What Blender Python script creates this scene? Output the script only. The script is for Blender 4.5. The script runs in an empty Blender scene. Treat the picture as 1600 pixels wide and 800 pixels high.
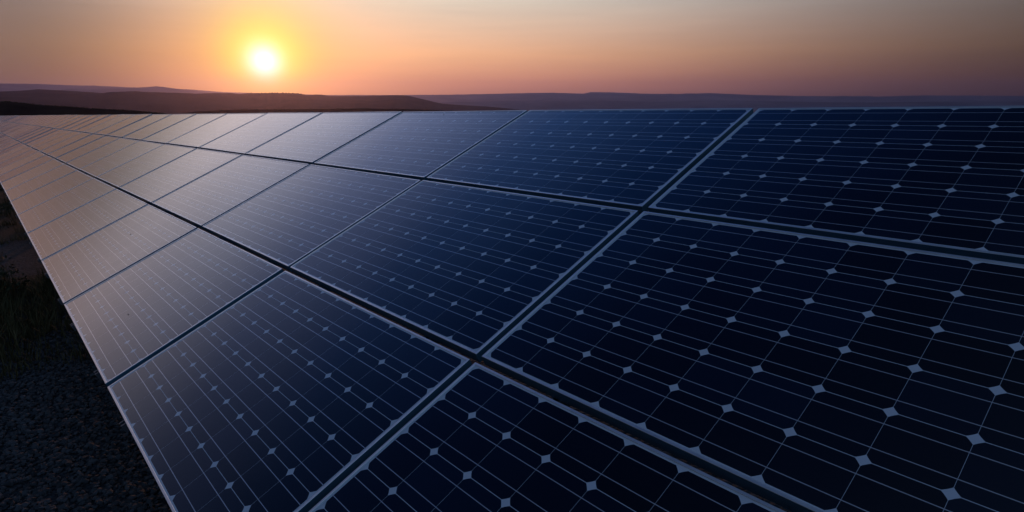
import bpy, math, random
import numpy as np
from mathutils import Matrix, Vector, noise
rng = random.Random(7)
S = bpy.context.scene
COL = S.collection
R = math.radians

# ------------------------------------------------------------------ camera
CAM_H = 1.813
PITCH = 15.108                                  # degrees below the horizon
cam = bpy.data.cameras.new('camera'); co = bpy.data.objects.new('camera', cam); COL.objects.link(co)
co.location = (0, 0, CAM_H); co.rotation_euler = (R(90 - PITCH), 0, 0)
cam.sensor_width = 36; cam.lens = 937.05 / 1600 * 36
cam.shift_x = (800 - 772.34) / 1600; cam.shift_y = (410.98 - 400) / 1600
cam.clip_start = 0.02; cam.clip_end = 60000
S.camera = co
S.render.resolution_x = 1024; S.render.resolution_y = 512
S.view_settings.view_transform = 'Standard'; S.view_settings.look = 'None'
S.view_settings.exposure = 0; S.view_settings.gamma = 1; S.view_settings.use_curve_mapping = False
S.render.engine = 'CYCLES'
S.cycles.max_bounces = 6; S.cycles.volume_bounces = 1

# ------------------------------------------------------------------ node expressions
class NX:
    def __init__(s, tree): s.t = tree; s.n = tree.nodes; s.l = tree.links
    def put(s, sock, v):
        if isinstance(v, bpy.types.NodeSocket): s.l.new(v, sock)
        else: sock.default_value = v
    def m(s, op, a, b=0.0, c=0.0):
        n = s.n.new('ShaderNodeMath'); n.operation = op
        for i, v in enumerate((a, b, c)): s.put(n.inputs[i], v)
        return n.outputs[0]
    def v(s, op, a, b=(0, 0, 0), scale=None):
        n = s.n.new('ShaderNodeVectorMath'); n.operation = op
        s.put(n.inputs[0], a); s.put(n.inputs[1], b)
        if scale is not None: s.put(n.inputs[3], scale)
        return n.outputs['Value'] if op in ('DOT_PRODUCT', 'LENGTH', 'DISTANCE') else n.outputs[0]
    def mix(s, f, a, b, blend='MIX'):
        n = s.n.new('ShaderNodeMix'); n.data_type = 'RGBA'; n.blend_type = blend
        s.put(n.inputs[0], f); s.put(n.inputs[6], a); s.put(n.inputs[7], b)
        return n.outputs[2]
    def ramp(s, f, stops, interp='LINEAR'):
        n = s.n.new('ShaderNodeValToRGB'); n.color_ramp.interpolation = interp; e = n.color_ramp.elements
        while len(e) < len(stops): e.new(0.5)
        for k, (p, c) in enumerate(stops): e[k].position = p; e[k].color = (*c, 1)
        s.put(n.inputs[0], f); return n.outputs[0]
    def noise(s, vec, scale, detail=3, rough=.5):
        n = s.n.new('ShaderNodeTexNoise'); s.put(n.inputs['Vector'], vec)
        n.inputs['Scale'].default_value = scale; n.inputs['Detail'].default_value = detail; n.inputs['Roughness'].default_value = rough
        return n.outputs[0]
    def sep(s, vec):
        n = s.n.new('ShaderNodeSeparateXYZ'); s.put(n.inputs[0], vec); return n.outputs
    def comb(s, x, y, z):
        n = s.n.new('ShaderNodeCombineXYZ')
        for i, v in enumerate((x, y, z)): s.put(n.inputs[i], v)
        return n.outputs[0]
    def coord(s, name='Object'):
        return s.n.new('ShaderNodeTexCoord').outputs[name]
    def sub(s, a, b): return s.m('SUBTRACT', a, b)
    def mul(s, a, b): return s.m('MULTIPLY', a, b)
    def add(s, a, b): return s.m('ADD', a, b)
    def gauss(s, a, width):                      # exp(-(a/width)^2)
        q = s.m('DIVIDE', a, width); return s.m('EXPONENT', s.mul(s.mul(q, q), -1.0))

# ------------------------------------------------------------------ sky
SUN_AZ, SUN_EL = -20.0, 3.25                    # azimuth from +Y towards +X, degrees
def dirv(az, el): return (math.sin(R(az)) * math.cos(R(el)), math.cos(R(az)) * math.cos(R(el)), math.sin(R(el)))
W = bpy.data.worlds.new('World'); S.world = W; W.use_nodes = True
t = W.node_tree; t.nodes.clear(); X = NX(t)
D = X.v('NORMALIZE', X.coord('Generated'))
dx, dy, dz = X.sep(D)
DEG = 57.29578
el = X.mul(X.m('ARCSINE', dz), DEG)
az = X.mul(X.m('ARCTAN2', dx, dy), DEG)
ang = X.mul(X.m('ARCCOSINE', X.m('MINIMUM', X.v('DOT_PRODUCT', D, dirv(SUN_AZ, SUN_EL)), 0.999999)), DEG)
E0, E1 = -5.0, 90.0
def ep(e): return (e - E0) / (E1 - E0)
band = X.ramp(X.m('DIVIDE', X.sub(el, E0), E1 - E0), [
    (ep(-5), (.10, .055, .075)), (ep(0.2), (.40, .145, .125)), (ep(1.5), (.76, .265, .155)), (ep(4), (.96, .47, .235)),
    (ep(8.5), (.76, .64, .50)), (ep(12.5), (1.55, 1.34, 1.32)), (ep(17.5), (1.15, 1.14, 1.36)), (ep(23), (.40, .50, .88)),
    (ep(32), (.06, .16, .48)), (ep(41), (.010, .055, .24)), (ep(52), (.002, .016, .09)), (ep(75), (.001, .006, .035))])
daz = X.add(az, 7.0)
left = X.m('LESS_THAN', daz, 0.0)
high = X.m('MINIMUM', X.m('MAXIMUM', X.m('DIVIDE', X.sub(el, 7.0), 5.0), 0.0), 1.0)
wid = X.add(X.mul(left, X.add(23.5, X.mul(high, 18.5))), X.mul(X.sub(1.0, left), 36.0))
fall = X.gauss(daz, wid)
lowe = X.m('MINIMUM', X.m('MAXIMUM', X.m('DIVIDE', X.sub(9.0, el), 9.0), 0.0), 1.0)
fall = X.add(X.mul(X.m('POWER', fall, X.add(1.0, X.mul(lowe, .55))), 0.975), 0.025)
streak = X.noise(X.v('MULTIPLY', D, (2.0, 2.0, 26.0)), 2.2, 4, .55)
fall = X.mul(fall, X.add(0.90, X.mul(streak, 0.20)))
base = X.v('SCALE', band, scale=fall)
away = X.sub(1.0, fall)
base = X.v('MULTIPLY', base, X.comb(1.0, X.add(1.0, X.mul(away, .08)), X.add(1.0, X.mul(away, .34))))
base = X.v('MULTIPLY', base, X.comb(1.0, 1.0, X.sub(1.0, X.mul(X.gauss(ang, 4.6), .85))))   # the aureole is short of blue
up = X.m('MINIMUM', X.m('MAXIMUM', X.m('DIVIDE', X.add(el, 0.5), 3.2), 0.0), 1.0)   # the low air swallows the glow
g1 = X.v('SCALE', (.5, .5, 1.5), scale=X.gauss(ang, 1.25))
g2 = X.v('SCALE', (.52, .62, .03), scale=X.mul(X.gauss(ang, 2.9), X.add(.25, X.mul(up, .75))))
g3 = X.v('SCALE', (.36, .13, .0), scale=X.gauss(ang, 10.0))
glow = X.v('ADD', X.v('ADD', g1, g2), g3)
side = X.m('MULTIPLY', X.m('ARCCOSINE', X.v('DOT_PRODUCT', D, dirv(-51, 6))), DEG)    # added sky glow, mostly out of view left, to brighten panel reflections
glow = X.v('ADD', glow, X.v('SCALE', (.58, .36, .31), scale=X.gauss(side, 8.5)))
# blue dusk light in the half of the sky behind the camera
back = X.m('MAXIMUM', X.v('DOT_PRODUCT', D, dirv(165, 36)), 0.0)
blue = X.v('SCALE', (.16, .28, .51), scale=X.m('POWER', back, 2.2))
sky = t.nodes.new('ShaderNodeTexSky'); sky.sky_type = 'NISHITA'; sky.sun_disc = False
sky.sun_elevation = R(SUN_EL); sky.sun_rotation = R(SUN_AZ); sky.air_density = 1; sky.dust_density = 1; sky.ozone_density = 3
nish = X.v('SCALE', sky.outputs[0], scale=0.012)
tot = X.v('ADD', X.v('ADD', base, glow), X.v('ADD', blue, nish))
bg = t.nodes.new('ShaderNodeBackground'); bg.inputs['Strength'].default_value = 1.0
t.links.new(tot, bg.inputs['Color'])
wo = t.nodes.new('ShaderNodeOutputWorld'); t.links.new(bg.outputs[0], wo.inputs['Surface'])

sl = bpy.data.lights.new('sun', 'SUN'); so = bpy.data.objects.new('sun', sl); COL.objects.link(so)
sl.energy = 0.55; sl.angle = R(.5); sl.color = (1, .36, .14)
so.rotation_euler = Vector(dirv(SUN_AZ, SUN_EL)).to_track_quat('Z', 'Y').to_euler()

# ------------------------------------------------------------------ helpers
def tag(o, label=None, cat=None, group=None, kind=None):
    if label: o['label'] = label
    if cat: o['category'] = cat
    if group: o['group'] = group
    if kind: o['kind'] = kind
    return o
def mesh_obj(name, verts, faces, mat, parent=None, smooth=False):
    me = bpy.data.meshes.new(name); me.from_pydata(verts, [], faces); me.update()
    if mat: me.materials.append(mat)
    if smooth: me.polygons.foreach_set('use_smooth', [True] * len(me.polygons))
    o = bpy.data.objects.new(name, me); COL.objects.link(o); o.parent = parent
    return o
class MB:
    def __init__(s): s.v = []; s.f = []
    def box(s, a, b, mat=None):
        k = len(s.v); (x0, y0, z0), (x1, y1, z1) = a, b
        p = [(x0,y0,z0),(x1,y0,z0),(x1,y1,z0),(x0,y1,z0),(x0,y0,z1),(x1,y0,z1),(x1,y1,z1),(x0,y1,z1)]
        if mat: p = [tuple(mat @ Vector(q)) for q in p]
        s.v += p
        s.f += [tuple(k + i for i in f) for f in ((0,3,2,1),(4,5,6,7),(0,1,5,4),(1,2,6,5),(2,3,7,6),(3,0,4,7))]
    def extrude(s, prof, x0, x1, axis='y'):        # closed profile (a, z) swept along an axis, ends capped
        k = len(s.v); n = len(prof)
        for x in (x0, x1):
            for a, z in prof: s.v.append((a, x, z) if axis == 'y' else (x, a, z))
        for i in range(n):
            j = (i + 1) % n; s.f.append((k + i, k + j, k + n + j, k + n + i))
        s.f.append(tuple(k + i for i in range(n))[::-1]); s.f.append(tuple(k + n + i for i in range(n)))
    def obj(s, name, mat, parent=None, smooth=False): return mesh_obj(name, s.v, s.f, mat, parent, smooth)

def material(name):
    m = bpy.data.materials.new(name); m.use_nodes = True
    nt = m.node_tree; b = nt.nodes['Principled BSDF']; return m, NX(nt), b
def bump(X, b, h, strength, dist=0.01):
    n = X.n.new('ShaderNodeBump'); n.inputs['Strength'].default_value = strength; n.inputs['Distance'].default_value = dist
    X.l.new(h, n.inputs['Height']); X.l.new(n.outputs[0], b.inputs['Normal'])

# ------------------------------------------------------------------ array geometry (panel plane -> world)
PU, PV = 1.64421184, 1.00528062                 # module pitch along the row / up the slope
CP = 0.158                                      # cell pitch
GAP = 0.030
U = Vector((-0.6504, 0.7594, -0.0177)); V = Vector((0.6880, 0.5989, 0.4098)); N = U.cross(V)
if N.z < 0: N = -N
U.normalize(); N.normalize(); V = N.cross(U) if N.cross(U).dot(V) > 0 else U.cross(N)
CX, CY, CZ = -1.50226339, -0.74703234, 1.23927708   # camera in panel coordinates
ORG = Vector((0, 0, CAM_H)) - U * CX - V * CY - N * CZ
# right handed frame for Blender: local x = -U (towards the camera end), local y = V, local z = N
AX = -U
ROT = Matrix((AX, V, N)).transposed()
def plane(u, v, w=0.0): return ORG + U * u + V * v + N * w
UH = Vector((U.x, U.y, 0)).normalized()          # the row's direction on the ground
WH = Vector((-V.x, -V.y, 0)).normalized()        # away from the lower edge, downhill of the slope
SL = U.z / math.hypot(U.x, U.y)

# ------------------------------------------------------------------ materials
def mat_cells():
    m, X, b = material('solar_cells_under_glass')
    P = X.coord('Object'); px, py, pz = X.sep(P)
    a = X.add(X.m('DIVIDE', px, CP), 5.0); c = X.add(X.m('DIVIDE', py, CP), 3.0)
    fx = X.mul(X.sub(X.m('FRACT', a), .5), CP); fy = X.mul(X.sub(X.m('FRACT', c), .5), CP)
    ax, ay = X.m('ABSOLUTE', fx), X.m('ABSOLUTE', fy)
    sq = X.mul(X.m('LESS_THAN', ax, .0786), X.m('LESS_THAN', ay, .0781))
    rr = X.m('SQRT', X.add(X.mul(ax, ax), X.mul(ay, ay)))
    ci = X.m('LESS_THAN', rr, .1000)
    inside = X.mul(X.m('LESS_THAN', X.m('ABSOLUTE', px), 5 * CP), X.m('LESS_THAN', X.m('ABSOLUTE', py), 3 * CP))
    cell = X.mul(X.mul(sq, ci), inside)
    bus = X.mul(X.m('LESS_THAN', X.m('ABSOLUTE', X.sub(ay, .0385)), .00115),
                X.mul(X.m('LESS_THAN', X.m('ABSOLUTE', px), 5 * CP + .004), X.m('LESS_THAN', X.m('ABSOLUTE', py), 3 * CP)))
    wn = X.n.new('ShaderNodeTexWhiteNoise'); wn.noise_dimensions = '3D'
    oi = X.n.new('ShaderNodeObjectInfo')
    X.l.new(X.comb(X.m('FLOOR', a), X.m('FLOOR', c), X.mul(oi.outputs['Random'], 50.0)), wn.inputs['Vector'])
    tone = X.add(.55, X.mul(X.m('POWER', wn.outputs['Value'], 2.0), 1.3))
    cc = X.v('SCALE', (.0016, .0045, .011), scale=tone)
    # hair-thin silver fingers across each cell
    fing = X.m('LESS_THAN', X.m('FRACT', X.m('DIVIDE', px, .0022)), .05)
    cc = X.v('ADD', cc, X.v('SCALE', (.03, .034, .04), scale=fing))
    col = X.mix(cell, (.52, .55, .58, 1), cc)
    col = X.mix(bus, col, (.58, .56, .56, 1))
    # thin uneven dust and dried runs down the slope
    rnd = X.comb(X.mul(oi.outputs['Random'], 37.0), X.mul(oi.outputs['Random'], 91.0), 0.0)
    PP = X.v('ADD', P, rnd)
    d1 = X.noise(X.v('MULTIPLY', PP, (3.0, 1.2, 1.0)), 2.0, 5, .6)
    d2 = X.noise(PP, 160.0, 2, .6)
    dust = X.mul(X.m('MAXIMUM', X.sub(d1, .38), 0.0), X.mul(d2, .016))
    low = X.m('POWER', X.m('MINIMUM', X.m('MAXIMUM', X.mul(X.sub(-.36, py), 8.0), 0.0), 1.0), 2.0)
    dust = X.add(dust, X.mul(low, X.mul(d2, .02)))
    col = X.mix(dust, col, (.35, .32, .30, 1))
    X.l.new(col, b.inputs['Base Color'])
    b.inputs['IOR'].default_value = 1.5
    X.l.new(X.mul(bus, .40), b.inputs['Metallic'])      # tinned ribbons catch the sky
    X.l.new(X.add(.07, X.mul(d1, .08)), b.inputs['Roughness'])
    wav = X.noise(PP, 9.0, 2, .5)
    bump(X, b, wav, .05, .002)
    return m
def mat_alu(name='anodised_aluminium', col=(.80, .78, .74), rough=.33):
    m, X, b = material(name)
    P = X.coord('Object'); n = X.noise(X.v('MULTIPLY', P, (6, 6, 60)), 4, 4, .6)
    X.l.new(X.v('SCALE', (*col,), scale=X.add(.82, X.mul(n, .3))), b.inputs['Base Color'])
    b.inputs['Metallic'].default_value = .8
    X.l.new(X.add(rough - .06, X.mul(n, .16)), b.inputs['Roughness'])
    return m
M_CELL = mat_cells(); M_ALU = mat_alu(); M_SIDE = mat_alu('gap_shaded_side', (.13, .29, .40), .38); M_STEEL = mat_alu('galvanised_steel', (.16, .165, .175), .5)  # M_SIDE: the dark of the gaps is put into its colour
def mat_black():
    m, X, b = material('black_plastic'); n = X.noise(X.coord(), 60, 3)
    X.l.new(X.mix(n, (.012, .012, .013, 1), (.03, .03, .032, 1)), b.inputs['Base Color']); b.inputs['Roughness'].default_value = .5
    return m
M_BLACK = mat_black()

def mat_ground():
    m, X, b = material('gravel_and_dry_soil')
    P = X.coord()
    vo = X.n.new('ShaderNodeTexVoronoi'); vo.inputs['Scale'].default_value = 34; vo.inputs['Randomness'].default_value = 1
    X.l.new(P, vo.inputs['Vector'])
    vr = X.sep(vo.outputs['Color'])[0]
    stone = X.mix(vr, (.016, .019, .023, 1), (.055, .060, .066, 1))
    soil = X.mix(X.noise(P, 5, 6, .65), (.014, .013, .010, 1), (.040, .038, .026, 1))
    # bands parallel to nothing in particular: gravel strip close by, grass, a second strip, then scrub
    r = X.add(X.v('LENGTH', X.v('MULTIPLY', P, (1, 1, 0))), X.mul(X.sub(X.noise(P, .7, 4), .5), 1.4))
    g_near = X.m('LESS_THAN', r, 6.3)
    g_far = X.mul(X.m('GREATER_THAN', r, 8.6), X.m('LESS_THAN', r, 11.2))
    k = X.m('MINIMUM', X.add(g_near, g_far), 1.0)
    far = X.mix(X.noise(P, .012, 6, .6), (.030, .032, .022, 1), (.075, .065, .045, 1))
    wild = X.mix(X.m('MINIMUM', X.m('MAXIMUM', X.mul(X.sub(r, 150.0), .005), 0.0), 1.0), soil, far)
    X.l.new(X.mix(k, wild, stone), b.inputs['Base Color'])
    b.inputs['Roughness'].default_value = .9; b.inputs['Specular IOR Level'].default_value = .25
    bump(X, b, X.add(X.mul(vo.outputs['Distance'], -1.2), X.noise(P, 22, 5, .6)), .9, .02)
    return m
M_GROUND = mat_ground()
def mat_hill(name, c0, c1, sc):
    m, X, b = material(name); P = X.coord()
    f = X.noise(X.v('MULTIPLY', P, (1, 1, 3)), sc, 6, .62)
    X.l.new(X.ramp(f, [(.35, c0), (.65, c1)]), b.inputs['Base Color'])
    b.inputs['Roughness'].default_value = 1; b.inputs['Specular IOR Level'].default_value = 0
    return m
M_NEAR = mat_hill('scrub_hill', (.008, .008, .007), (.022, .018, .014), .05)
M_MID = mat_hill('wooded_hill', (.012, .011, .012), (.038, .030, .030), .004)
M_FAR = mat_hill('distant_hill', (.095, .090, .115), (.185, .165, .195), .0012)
def mat_stone():
    m, X, b = material('crushed_stone'); P = X.coord()
    wn = X.n.new('ShaderNodeNewGeometry')
    c = X.mix(wn.outputs['Random Per Island'], (.012, .015, .019, 1), (.070, .074, .080, 1))
    c = X.mix(X.mul(X.noise(P, 300, 3), .5), c, (.05, .045, .04, 1))
    X.l.new(c, b.inputs['Base Color']); b.inputs['Roughness'].default_value = .85; b.inputs['Specular IOR Level'].default_value = .3
    return m
M_STONE = mat_stone()
def mat_leaf(name, c0, c1):
    m, X, b = material(name)
    g = X.n.new('ShaderNodeNewGeometry')
    X.l.new(X.mix(g.outputs['Random Per Island'], (*c0, 1), (*c1, 1)), b.inputs['Base Color'])
    b.inputs['Roughness'].default_value = .75; b.inputs['Specular IOR Level'].default_value = .2
    return m
M_GRASS = mat_leaf('dry_grass', (.022, .026, .008), (.105, .078, .030))
M_LEAF = mat_leaf('dark_foliage', (.015, .020, .008), (.045, .045, .020))

# ------------------------------------------------------------------ ground and hills
def g_z(x, y):
    r = math.hypot(x, y)
    k = min(max((r - 90) / 800, 0), 1); k = k * k * (3 - 2 * k)
    near = SL * (x * UH.x + y * UH.y) if r < 900 else SL * 900 * ((x * UH.x + y * UH.y) / r)
    n = .035 * (noise.noise(Vector((x * .5, y * .5, 0)))) * min(1, r / 3) + min(r, 200) / 200 * 1.0 * (noise.noise(Vector((x * .02, y * .02, 3))) - .2)
    far = -75 + 22 * noise.noise(Vector((x * .0011, y * .0011, 9)))
    return (near + n) * (1 - k) + far * k
def build_ground():
    rs = [0.0]; r = .35
    while r < 15000: rs.append(r); r *= 1.045
    na = 240; vs = [(0, 0, g_z(0, 0))]; fs = []
    for r in rs[1:]:
        for a in range(na):
            th = 2 * math.pi * a / na; x, y = r * math.sin(th), r * math.cos(th); vs.append((x, y, g_z(x, y)))
    for a in range(na): fs.append((0, 1 + (a + 1) % na, 1 + a))
    for i in range(len(rs) - 2):
        for a in range(na):
            b2 = (a + 1) % na; k = 1 + i * na; fs.append((k + a, k + b2, k + na + b2, k + na + a))
    return tag(mesh_obj('ground', vs, fs, M_GROUND, smooth=True), kind='structure')
build_ground()

PPX, PPY, FP = 772.34, 410.98, 937.05
def px_dir(x, y):                                # an angle measured on the photograph -> azimuth, elevation
    a, b = (x - PPX) / FP, (y - PPY) / FP
    c, s = math.cos(R(PITCH)), math.sin(R(PITCH))
    X3, Y3, Z3 = a, -s * b + c, -c * b - s
    return math.degrees(math.atan2(X3, Y3)), math.degrees(math.atan2(Z3, math.hypot(X3, Y3)))
def ridge(name, prof, dist, w_in, w_out, base, mat, rough, az0=None, az1=None, seed=0, step=.12, cr=.03):
    pts = sorted(px_dir(*p) for p in prof)
    pa = [p[0] for p in pts]; pe = [p[1] for p in pts]
    az0 = pa[0] if az0 is None else az0; az1 = pa[-1] if az1 is None else az1
    azs = np.arange(az0, az1 + step, step)
    rows = 34; vs = []; fs = []
    for a in azs:
        e = float(np.interp(a, pa, pe))
        out = max(0, pa[0] - a, a - pa[-1])
        e = e + .25 * noise.noise(Vector((a * .09, seed, 0))) * min(1, out / 8)
        d = dist * (1 + .10 * noise.noise(Vector((a * .05, seed + 5, 0))))
        top = CAM_H + d * math.tan(R(e)) + d * R(cr) * noise.fractal(Vector((a * 1.3, seed, 2)), .8, 2.2, 5)
        for i in range(rows + 1):
            q = i / rows
            # more rows close to the crest
            s = (q * 2 - 1); s = math.copysign(abs(s) ** 1.5, s)
            r = d + s * (w_in if s < 0 else w_out)
            h = math.cos(abs(s) * math.pi / 2) ** 1.25
            x, y = r * math.sin(R(a)), r * math.cos(R(a))
            z = base + (top - base) * h
            env = (1 - h) * h * 4
            z += rough * env * noise.fractal(Vector((x, y, 0)) * (3.2 / w_in), .9, 2.1, 6)
            vs.append((x, y, z))
    n = rows + 1
    for i in range(len(azs) - 1):
        for j in range(rows): k = i * n + j; fs.append((k, k + 1, k + n + 1, k + n))
    o = mesh_obj(name, vs, fs, mat, smooth=True); tag(o, kind='structure'); return o
FAR = [(0,130.5),(60,131.5),(110,133.5),(150,134),(200,136.5),(250,137.5),(300,140),(350,144),(450,147),(520,148.5),(620,148.5),(700,148),(760,147),
       (820,145.5),(865,145),(912,146.5),(922,144),(960,144.5),(1010,146.5),(1060,147),(1110,145.5),(1180,148.5),(1250,150),(1370,151),(1440,149),(1520,149.5),(1600,150)]
FAR2 = [(60,146),(105,139),(120,138),(140,140),(165,138.5),(190,138.5),(215,137),(245,134.7),(265,137),(300,142),(330,146),(370,152)]
MID = [(0,143),(30,142),(60,139.5),(110,142),(160,145.5),(170,144),(210,143.7),(260,146.5),(300,147),(340,145.5),(360,145.5),(375,147),(390,145.8),(430,145.2),
       (447,145.4),(465,146),(480,148.5),(492,148),(500,148),(515,150),(560,150.3),(620,148.8),(640,150),(665,156),(690,162),(720,164.5),(760,166.5),(800,170),(840,175),(900,182)]
N1 = [(0,159.5),(15,159),(60,164),(100,166.5),(150,170),(200,172.5),(260,177.5),(300,181),(360,186)]
N2 = [(240,184),(265,180),(300,175),(340,172.3),(400,171.3),(460,171),(500,170.5),(560,169.5),(620,170.3),(700,173),(760,175),(840,178),(920,182)]
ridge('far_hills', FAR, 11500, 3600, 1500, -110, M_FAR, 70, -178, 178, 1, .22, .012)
PLAIN = [(560,168),(700,160),(800,157.5),(930,157),(1020,158.5),(1130,157),(1250,159),(1370,160),(1480,158.5),(1600,159.5),(1700,160)]
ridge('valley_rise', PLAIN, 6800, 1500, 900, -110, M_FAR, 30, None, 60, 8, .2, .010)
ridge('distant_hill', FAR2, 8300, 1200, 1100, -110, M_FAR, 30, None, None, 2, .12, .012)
ridge('hills', MID, 4200, 1700, 900, -100, M_MID, 48, -95, None, 3, .10, .010)
ridge('dark_slope', N1, 420, 190, 150, -70, M_NEAR, 2.0, -95, None, 4, .10, .012)
near_ridge = ridge('wooded_slope', N2, 1250, 420, 330, -85, M_NEAR, 4.0, None, None, 5, .08, .010)

# ------------------------------------------------------------------ haze: an even box of air, sky outside
def build_haze():
    b = MB(); b.box((-14500, -14500, -260), (14500, 14500, 420))
    m = bpy.data.materials.new('haze_air'); m.use_nodes = True; nt = m.node_tree; nt.nodes.clear()
    o = nt.nodes.new('ShaderNodeOutputMaterial'); v = nt.nodes.new('ShaderNodeVolumePrincipled')
    v.inputs['Color'].default_value = (.38, .37, .62, 1); v.inputs['Density'].default_value = 5.0e-5
    v.inputs['Anisotropy'].default_value = .85
    nt.links.new(v.outputs[0], o.inputs['Volume'])
    return tag(b.obj('haze', m), kind='stuff', label='thin violet dusk haze lying over the valleys and far hills', cat='haze')
build_haze()

# ------------------------------------------------------------------ solar panels
LX, LY = PU - GAP, PV - GAP                     # module outer size
def ring(prof):
    vs, fs = [], []; n = len(prof)
    for d, z in prof:
        x, y = LX / 2 - d, LY / 2 - d; vs += [(-x, -y, z), (x, -y, z), (x, y, z), (-x, y, z)]
    for i in range(n):
        j = (i + 1) % n
        for c in range(4):
            e = (c + 1) % 4; fs.append((i * 4 + c, i * 4 + e, j * 4 + e, j * 4 + c))
    return vs, fs
LIP = .0088; REC = .0030
def make_panel():
    root = bpy.data.objects.new('solar_panel', None); COL.objects.link(root); root.empty_display_size = .2
    vs, fs = ring([(0, -.040), (0, -.0008), (.0008, 0), (LIP - .0006, 0), (LIP, -.0006), (LIP, -.0080), (.0022, -.0080), (.0022, -.0375), (.028, -.0375), (.028, -.040)])
    fr = mesh_obj('frame', vs, fs, M_ALU, root)
    fr.data.materials.append(M_SIDE)                 # sides and flange carry painted gap shade and teal skylight
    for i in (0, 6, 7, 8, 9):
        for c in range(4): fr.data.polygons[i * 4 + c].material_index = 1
    b = MB(); x, y = LX / 2 - .0030, LY / 2 - .0030
    b.box((-x, -y, -REC - .0042), (x, y, -REC)); b.obj('glass_sheet', M_CELL, root)
    b = MB(); b.box((-.06, LY / 2 - .16, -.030), (.06, LY / 2 - .08, -REC - .0045)); b.obj('junction_box', M_BLACK, root)
    return root, list(root.children)
proto, pkids = make_panel()
ORD = ['first','second','third','fourth','fifth','sixth','seventh','eighth','ninth','tenth','eleventh','twelfth','thirteenth','fourteenth','fifteenth',
       'sixteenth','seventeenth','eighteenth','nineteenth','twentieth','twenty-first','twenty-second','twenty-third','twenty-fourth','twenty-fifth']
ROWN = {-1: 'bottom', 0: 'middle', 1: 'top'}
MMAX = 56
first = True
def wav(m): return (.0035 * math.sin(m * .9) + .0025 * math.sin(m * .37 + 1)) * min(1, max(0, m - 1) / 4)
for m in range(-1, MMAX):
    for j in (-1, 0, 1):
        if first: o = proto; kids = pkids; first = False
        else:
            o = proto.copy(); COL.objects.link(o)
            for ch in pkids:
                c = ch.copy(); c.parent = o; COL.objects.link(c)
                if ch.name.startswith('junction') and m > 8: bpy.data.objects.remove(c)
        c = plane((m + .5) * PU + (.013 if m >= 1 and j == -1 else 0), (j + .5) * PV, 0)
        amp = .10 if m < 3 else (.20 if m < 7 else .32)
        tx = R(rng.uniform(-amp, amp) * .6); ty = R(rng.uniform(-amp, amp))
        c = c + N * (wav(m) + rng.uniform(-.0008, .0008))
        o.matrix_world = Matrix.Translation(c) @ (ROT @ Matrix.Rotation(tx, 3, 'X') @ Matrix.Rotation(ty, 3, 'Y')).to_4x4()
        k = m + 1
        if m < 2: look = 'dark blue solar panel with white diamonds'
        elif m < 5: look = 'grey sheened solar panel with faint diamonds'
        else: look = 'pale sheened solar panel'
        if m == -1: where = 'in the %s row, at the right edge' % ROWN[j]
        elif k < 25: where = 'in the %s row, %s column from the right' % (ROWN[j], ORD[k])
        else: look = 'tiny pinkish solar panel'; where = 'at the far left end of the %s row' % ROWN[j]
        tag(o, look + ' ' + where, 'solar panel', 'solar panels of the long tilted array')

# ------------------------------------------------------------------ rack under the panels
def local(root_u, root_v, w): return Matrix.Translation(plane(root_u, root_v, w)) @ ROT.to_4x4()
b = MB()
t_ = .021                                        # C-section rail running up the slope
b.extrude([(-t_, -.041), (t_, -.041), (t_, 0), (.012, 0), (.012, -.004), (t_ - .004, -.004), (t_ - .004, -.037), (-t_ + .004, -.037), (-t_ + .004, -.004), (-.012, -.004), (-.012, 0), (-t_, 0)], -1.02, 2 * PV - .03)
rail = b.obj('mounting_rail', M_STEEL)
fst = True
for m in range(-1, MMAX):
    for q, f in enumerate((.206, .785)):
        o = rail if fst else rail.copy()
        if not fst: COL.objects.link(o)
        fst = False
        o.matrix_world = local((m + f) * PU, 0, -.0405 + wav(m) - .001)
        side = ('right', 'left')[q]
        if m + 1 < 12: lab = 'grey steel rail under the %s half of the %s panel column from the right' % (side, ORD[m + 1])
        else: lab = 'grey steel rail far down the array under the small panels'
        tag(o, lab, 'rail', 'rails running up the slope under the panels')
for v_, nm in ((-.62, 'lower'), (1.60, 'upper')):
    b = MB(); b.extrude([(-.03, -.08), (.03, -.08), (.03, 0), (-.03, 0)], -MMAX * PU, 1.0 * PU, axis='x')
    o = b.obj('support_beam', M_STEEL); o.matrix_world = local(0, v_, -.0845)
    tag(o, 'long grey steel beam under the %s edge of the panel array' % nm, 'beam')
pk = 0
for m in range(0, MMAX, 3):
    for v_, nm in ((-.62, 'short front'), (1.60, 'tall back')):
        p = plane(m * PU + .5, v_, -.168); gz = g_z(p.x, p.y)
        b = MB(); h = p.z - gz + .15
        b.box((-.035, -.025, -h), (.035, .025, -.004)); b.box((-.06, -.05, -.006), (.06, .05, 0))
        o = b.obj('support_post', M_STEEL); o.location = p; o.rotation_euler = (0, 0, math.atan2(UH.y, UH.x))
        lab = '%s steel post under the %s panel column from the right' % (nm, ORD[m + 1]) if m + 1 < 25 else '%s steel post at the far end of the array' % nm
        tag(o, lab, 'post', 'posts holding up the panel array')

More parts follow.
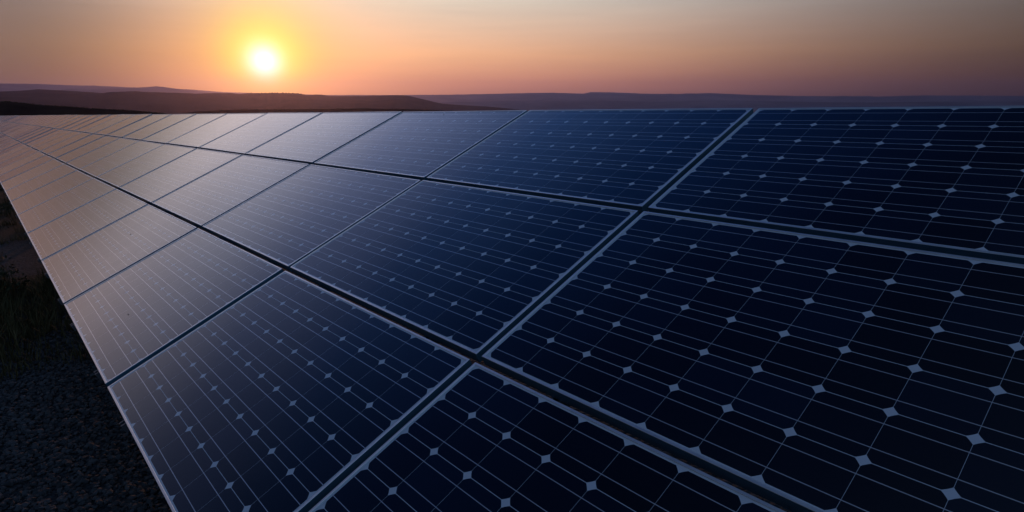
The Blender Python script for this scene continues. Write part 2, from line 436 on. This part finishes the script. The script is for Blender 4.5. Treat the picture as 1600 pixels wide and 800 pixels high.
# ------------------------------------------------------------------ gravel, grass, scrub
def gpt(x, y): return (x, y, g_z(x, y))
def build_gravel():
    nr = np.random.default_rng(5)
    ph = (1 + 5 ** .5) / 2
    ico = np.array([(-1, ph, 0), (1, ph, 0), (-1, -ph, 0), (1, -ph, 0), (0, -1, ph), (0, 1, ph), (0, -1, -ph), (0, 1, -ph), (ph, 0, -1), (ph, 0, 1), (-ph, 0, -1), (-ph, 0, 1)]) / 1.9
    fc = [(0,11,5),(0,5,1),(0,1,7),(0,7,10),(0,10,11),(1,5,9),(5,11,4),(11,10,2),(10,7,6),(7,1,8),(3,9,4),(3,4,2),(3,2,6),(3,6,8),(3,8,9),(4,9,5),(2,4,11),(6,2,10),(8,6,7),(9,8,1)]
    V_, F_ = [], []; k = 0; cnt = 0
    e0 = plane(0, -1, 0)
    while cnt < 21000:
        a = R(nr.uniform(-56, -22)); r = nr.uniform(1.7 ** 2, 7.2 ** 2) ** .5
        x, y = r * math.sin(a), r * math.cos(a)
        w = (Vector((x, y, 0)) - Vector((e0.x, e0.y, 0))).dot(WH)
        if w < -.7: continue
        rr = r + 1.4 * (noise.noise(Vector((x * .7, y * .7, 0))) * .5)
        if rr > 6.1 and nr.random() > (6.9 - rr): continue
        s = (.008 + .012 * nr.random() ** 1.5)
        sc = nr.uniform(.6, 1.25, 3) * s; sc[2] *= .7
        p = ico * sc + nr.normal(0, .16 * s, (12, 3))
        th = nr.uniform(0, 6.28); c, sn = math.cos(th), math.sin(th)
        tl = nr.uniform(-.5, .5); ct, st = math.cos(tl), math.sin(tl)
        p = p @ np.array([[1, 0, 0], [0, ct, st], [0, -st, ct]]) @ np.array([[c, sn, 0], [-sn, c, 0], [0, 0, 1]])
        p += (x, y, g_z(x, y) + s * .35 + nr.uniform(0, .008))
        V_.append(p); F_ += [(f[0] + k, f[1] + k, f[2] + k) for f in fc]; k += 12; cnt += 1
    return tag(mesh_obj('gravel', np.concatenate(V_).tolist(), F_, M_STONE), 'dark blue-grey crushed gravel beside the lower edge of the panels', 'gravel', kind='stuff')
build_gravel()
def build_grass():
    nr = np.random.default_rng(8); V_, F_ = [], []; k = 0
    e0 = plane(0, -1, 0)
    for _ in range(1300):
        a = R(nr.uniform(-62, -34)); r = nr.uniform(5.4 ** 2, 26 ** 2) ** .5 if nr.random() < .6 else nr.uniform(5.2, 8.6)
        x, y = r * math.sin(a), r * math.cos(a)
        w = (Vector((x, y, 0)) - Vector((e0.x, e0.y, 0))).dot(WH)
        if w < -.9: continue
        rr = r + 1.4 * noise.noise(Vector((x * .7, y * .7, 0))) * .5
        if 8.7 < rr < 11.1 and nr.random() < .8: continue
        if rr < 5.7 and nr.random() < .5: continue
        hh = nr.uniform(.10, .38) * (1 if w > .25 else .45)
        for _b in range(int(nr.integers(28, 60))):
            bx, by = x + nr.normal(0, .07), y + nr.normal(0, .07); th = nr.uniform(0, 6.28); h = hh * nr.uniform(.4, 1.1)
            lx, ly = math.cos(th), math.sin(th); ln = h * nr.uniform(.15, .8); z = g_z(x, y) - .01; wd = nr.uniform(.002, .0045)
            qx, qy = -ly * wd, lx * wd
            V_ += [(bx - qx, by - qy, z), (bx + qx, by + qy, z), (bx + lx * ln * .35 + qx, by + ly * ln * .35 + qy, z + h * .6), (bx + lx * ln * .35 - qx, by + ly * ln * .35 - qy, z + h * .6), (bx + lx * ln, by + ly * ln, z + h)]
            F_ += [(k, k + 1, k + 2, k + 3), (k + 3, k + 2, k + 4)]; k += 5
    return tag(mesh_obj('grass', V_, F_, M_GRASS), 'dry dark grass growing past the gravel, left of the panels', 'grass', kind='stuff')
build_grass()

def leaf_clump(cx, cy, z, rx, rz, n, nr, V_, F_, size):
    k = len(V_)
    for _ in range(n):
        d = nr.normal(size=3); d /= np.linalg.norm(d); q = nr.random() ** .45
        p = np.array((cx + d[0] * rx * q, cy + d[1] * rx * q, z + rz * (1 + d[2] * q)))
        a, b_ = nr.normal(size=3), nr.normal(size=3); a /= np.linalg.norm(a); b_ -= a * (a @ b_); b_ /= np.linalg.norm(b_)
        s = size * nr.uniform(.6, 1.3)
        V_ += [tuple(p - a * s), tuple(p + b_ * s * .5), tuple(p + a * s), tuple(p - b_ * s * .5)]
        F_.append((k, k + 1, k + 2, k + 3)); k += 4
def build_shrubs():
    nr = np.random.default_rng(12)
    spots = [(-46.5, 6.6, .55, .30, 'low dark shrub beside the gravel, nearest the lower edge of the panels'),
             (-43.8, 8.0, .60, .35, 'dark round shrub in the grass, below the small second strip of gravel'),
             (-43.5, 13.5, .9, .5, 'dark shrub beyond the second strip of gravel, where the array meets the left edge'),
             (-45.5, 18.0, 1.2, .6, 'broad black shrub farthest out in the grass at the left edge')]
    for az_, r, rx, rz, lab in spots:
        x, y = r * math.sin(R(az_)), r * math.cos(R(az_)); z = g_z(x, y)
        root = bpy.data.objects.new('shrub', None); COL.objects.link(root); root.location = (x, y, z)
        tag(root, lab, 'shrub', 'shrubs left of the array')
        V_, F_ = [], []
        for _ in range(9):
            ox, oy = nr.normal(0, rx * .38, 2); leaf_clump(ox, oy, nr.uniform(0, .15) * rz, rx * .45, rz * nr.uniform(.35, .62), 330, nr, V_, F_, .022)
        mesh_obj('foliage', V_, F_, M_LEAF, root)
        b = MB()
        for q in range(5):
            th = q * 1.3; b.box((-.008, -.008, -.05), (.008, .008, rz * .9), Matrix.Rotation(.5, 4, (math.cos(th), math.sin(th), 0)))
        b.obj('stem', M_BLACK, root)
build_shrubs()
def build_wood():
    # the uneven line of far scrub and trees along the dark slopes, read as one mass
    nr = np.random.default_rng(3); V_, F_ = [], []
    def crest(prof, dist, seed, azr, n, hmin, hmax, leaf):
        pts = sorted(px_dir(*p) for p in prof); pa = [p[0] for p in pts]; pe = [p[1] for p in pts]
        for _ in range(n):
            a = nr.uniform(*azr)
            if noise.noise(Vector((a * .8, seed, 0))) < -.15: continue
            e = float(np.interp(a, pa, pe)); d = dist * (1 + .10 * noise.noise(Vector((a * .05, seed + 5, 0))))
            top = CAM_H + d * math.tan(R(e)) + d * R(.011) * noise.fractal(Vector((a * 1.3, seed, 2)), .8, 2.2, 5)
            h = nr.uniform(hmin, hmax); d += nr.uniform(-4, 4)
            leaf_clump(d * math.sin(R(a)), d * math.cos(R(a)), top - h * .6, h * .8, h * .5, 26, nr, V_, F_, leaf)
    crest(N2, 1250, 5, (-24, -3), 260, 1.2, 3.2, .9)
    crest(N1, 420, 4, (-42, -28), 220, .4, 1.1, .3)
    crest(MID, 4200, 3, (-22, -8), 60, 4, 8, 2.5)
    return tag(mesh_obj('far_woodland', V_, F_, M_LEAF), 'dark fringe of far trees and scrub along the ridges below the sun', 'woodland', kind='stuff')
build_wood()

# ------------------------------------------------------------------ specks of dirt on the glass
def speck(u, v, s, lab):
    nr = np.random.default_rng(int(u * 100)); V_ = []; n = 9
    for i in range(n):
        th = i / n * 6.283; q = s * nr.uniform(.6, 1.2); V_.append((q * math.cos(th), q * .7 * math.sin(th), 0))
    V_.append((0, 0, s * .45))
    o = mesh_obj('dirt_speck', V_, [(i, (i + 1) % n, n) for i in range(n)], M_BLACK)
    m_ = int(math.floor(u / PU))
    o.matrix_world = local(u, v, -REC + wav(m_) + .0025); tag(o, lab, 'dirt', 'specks of dirt on the glass')
def px_uv(x, y):
    az_, el_ = px_dir(x, y); d = Vector(dirv(az_, el_)); tt = -(Vector((0, 0, CAM_H)) - ORG).dot(N) / d.dot(N)
    p = Vector((0, 0, CAM_H)) + d * tt - ORG; return p.dot(U), p.dot(V)
for (x, y, s, lab) in ((200, 491, .0065, 'small dark speck of dirt on the bottom-row panel, lower left'),
                       (204, 366, .007, 'small dark speck of dirt on the sheened bottom-row panel higher up the row'),
                       (693, 178, .008, 'tiny speck of dirt near the top right corner of a top-row panel')):
    u_, v_ = px_uv(x, y); speck(u_, v_, s, lab)
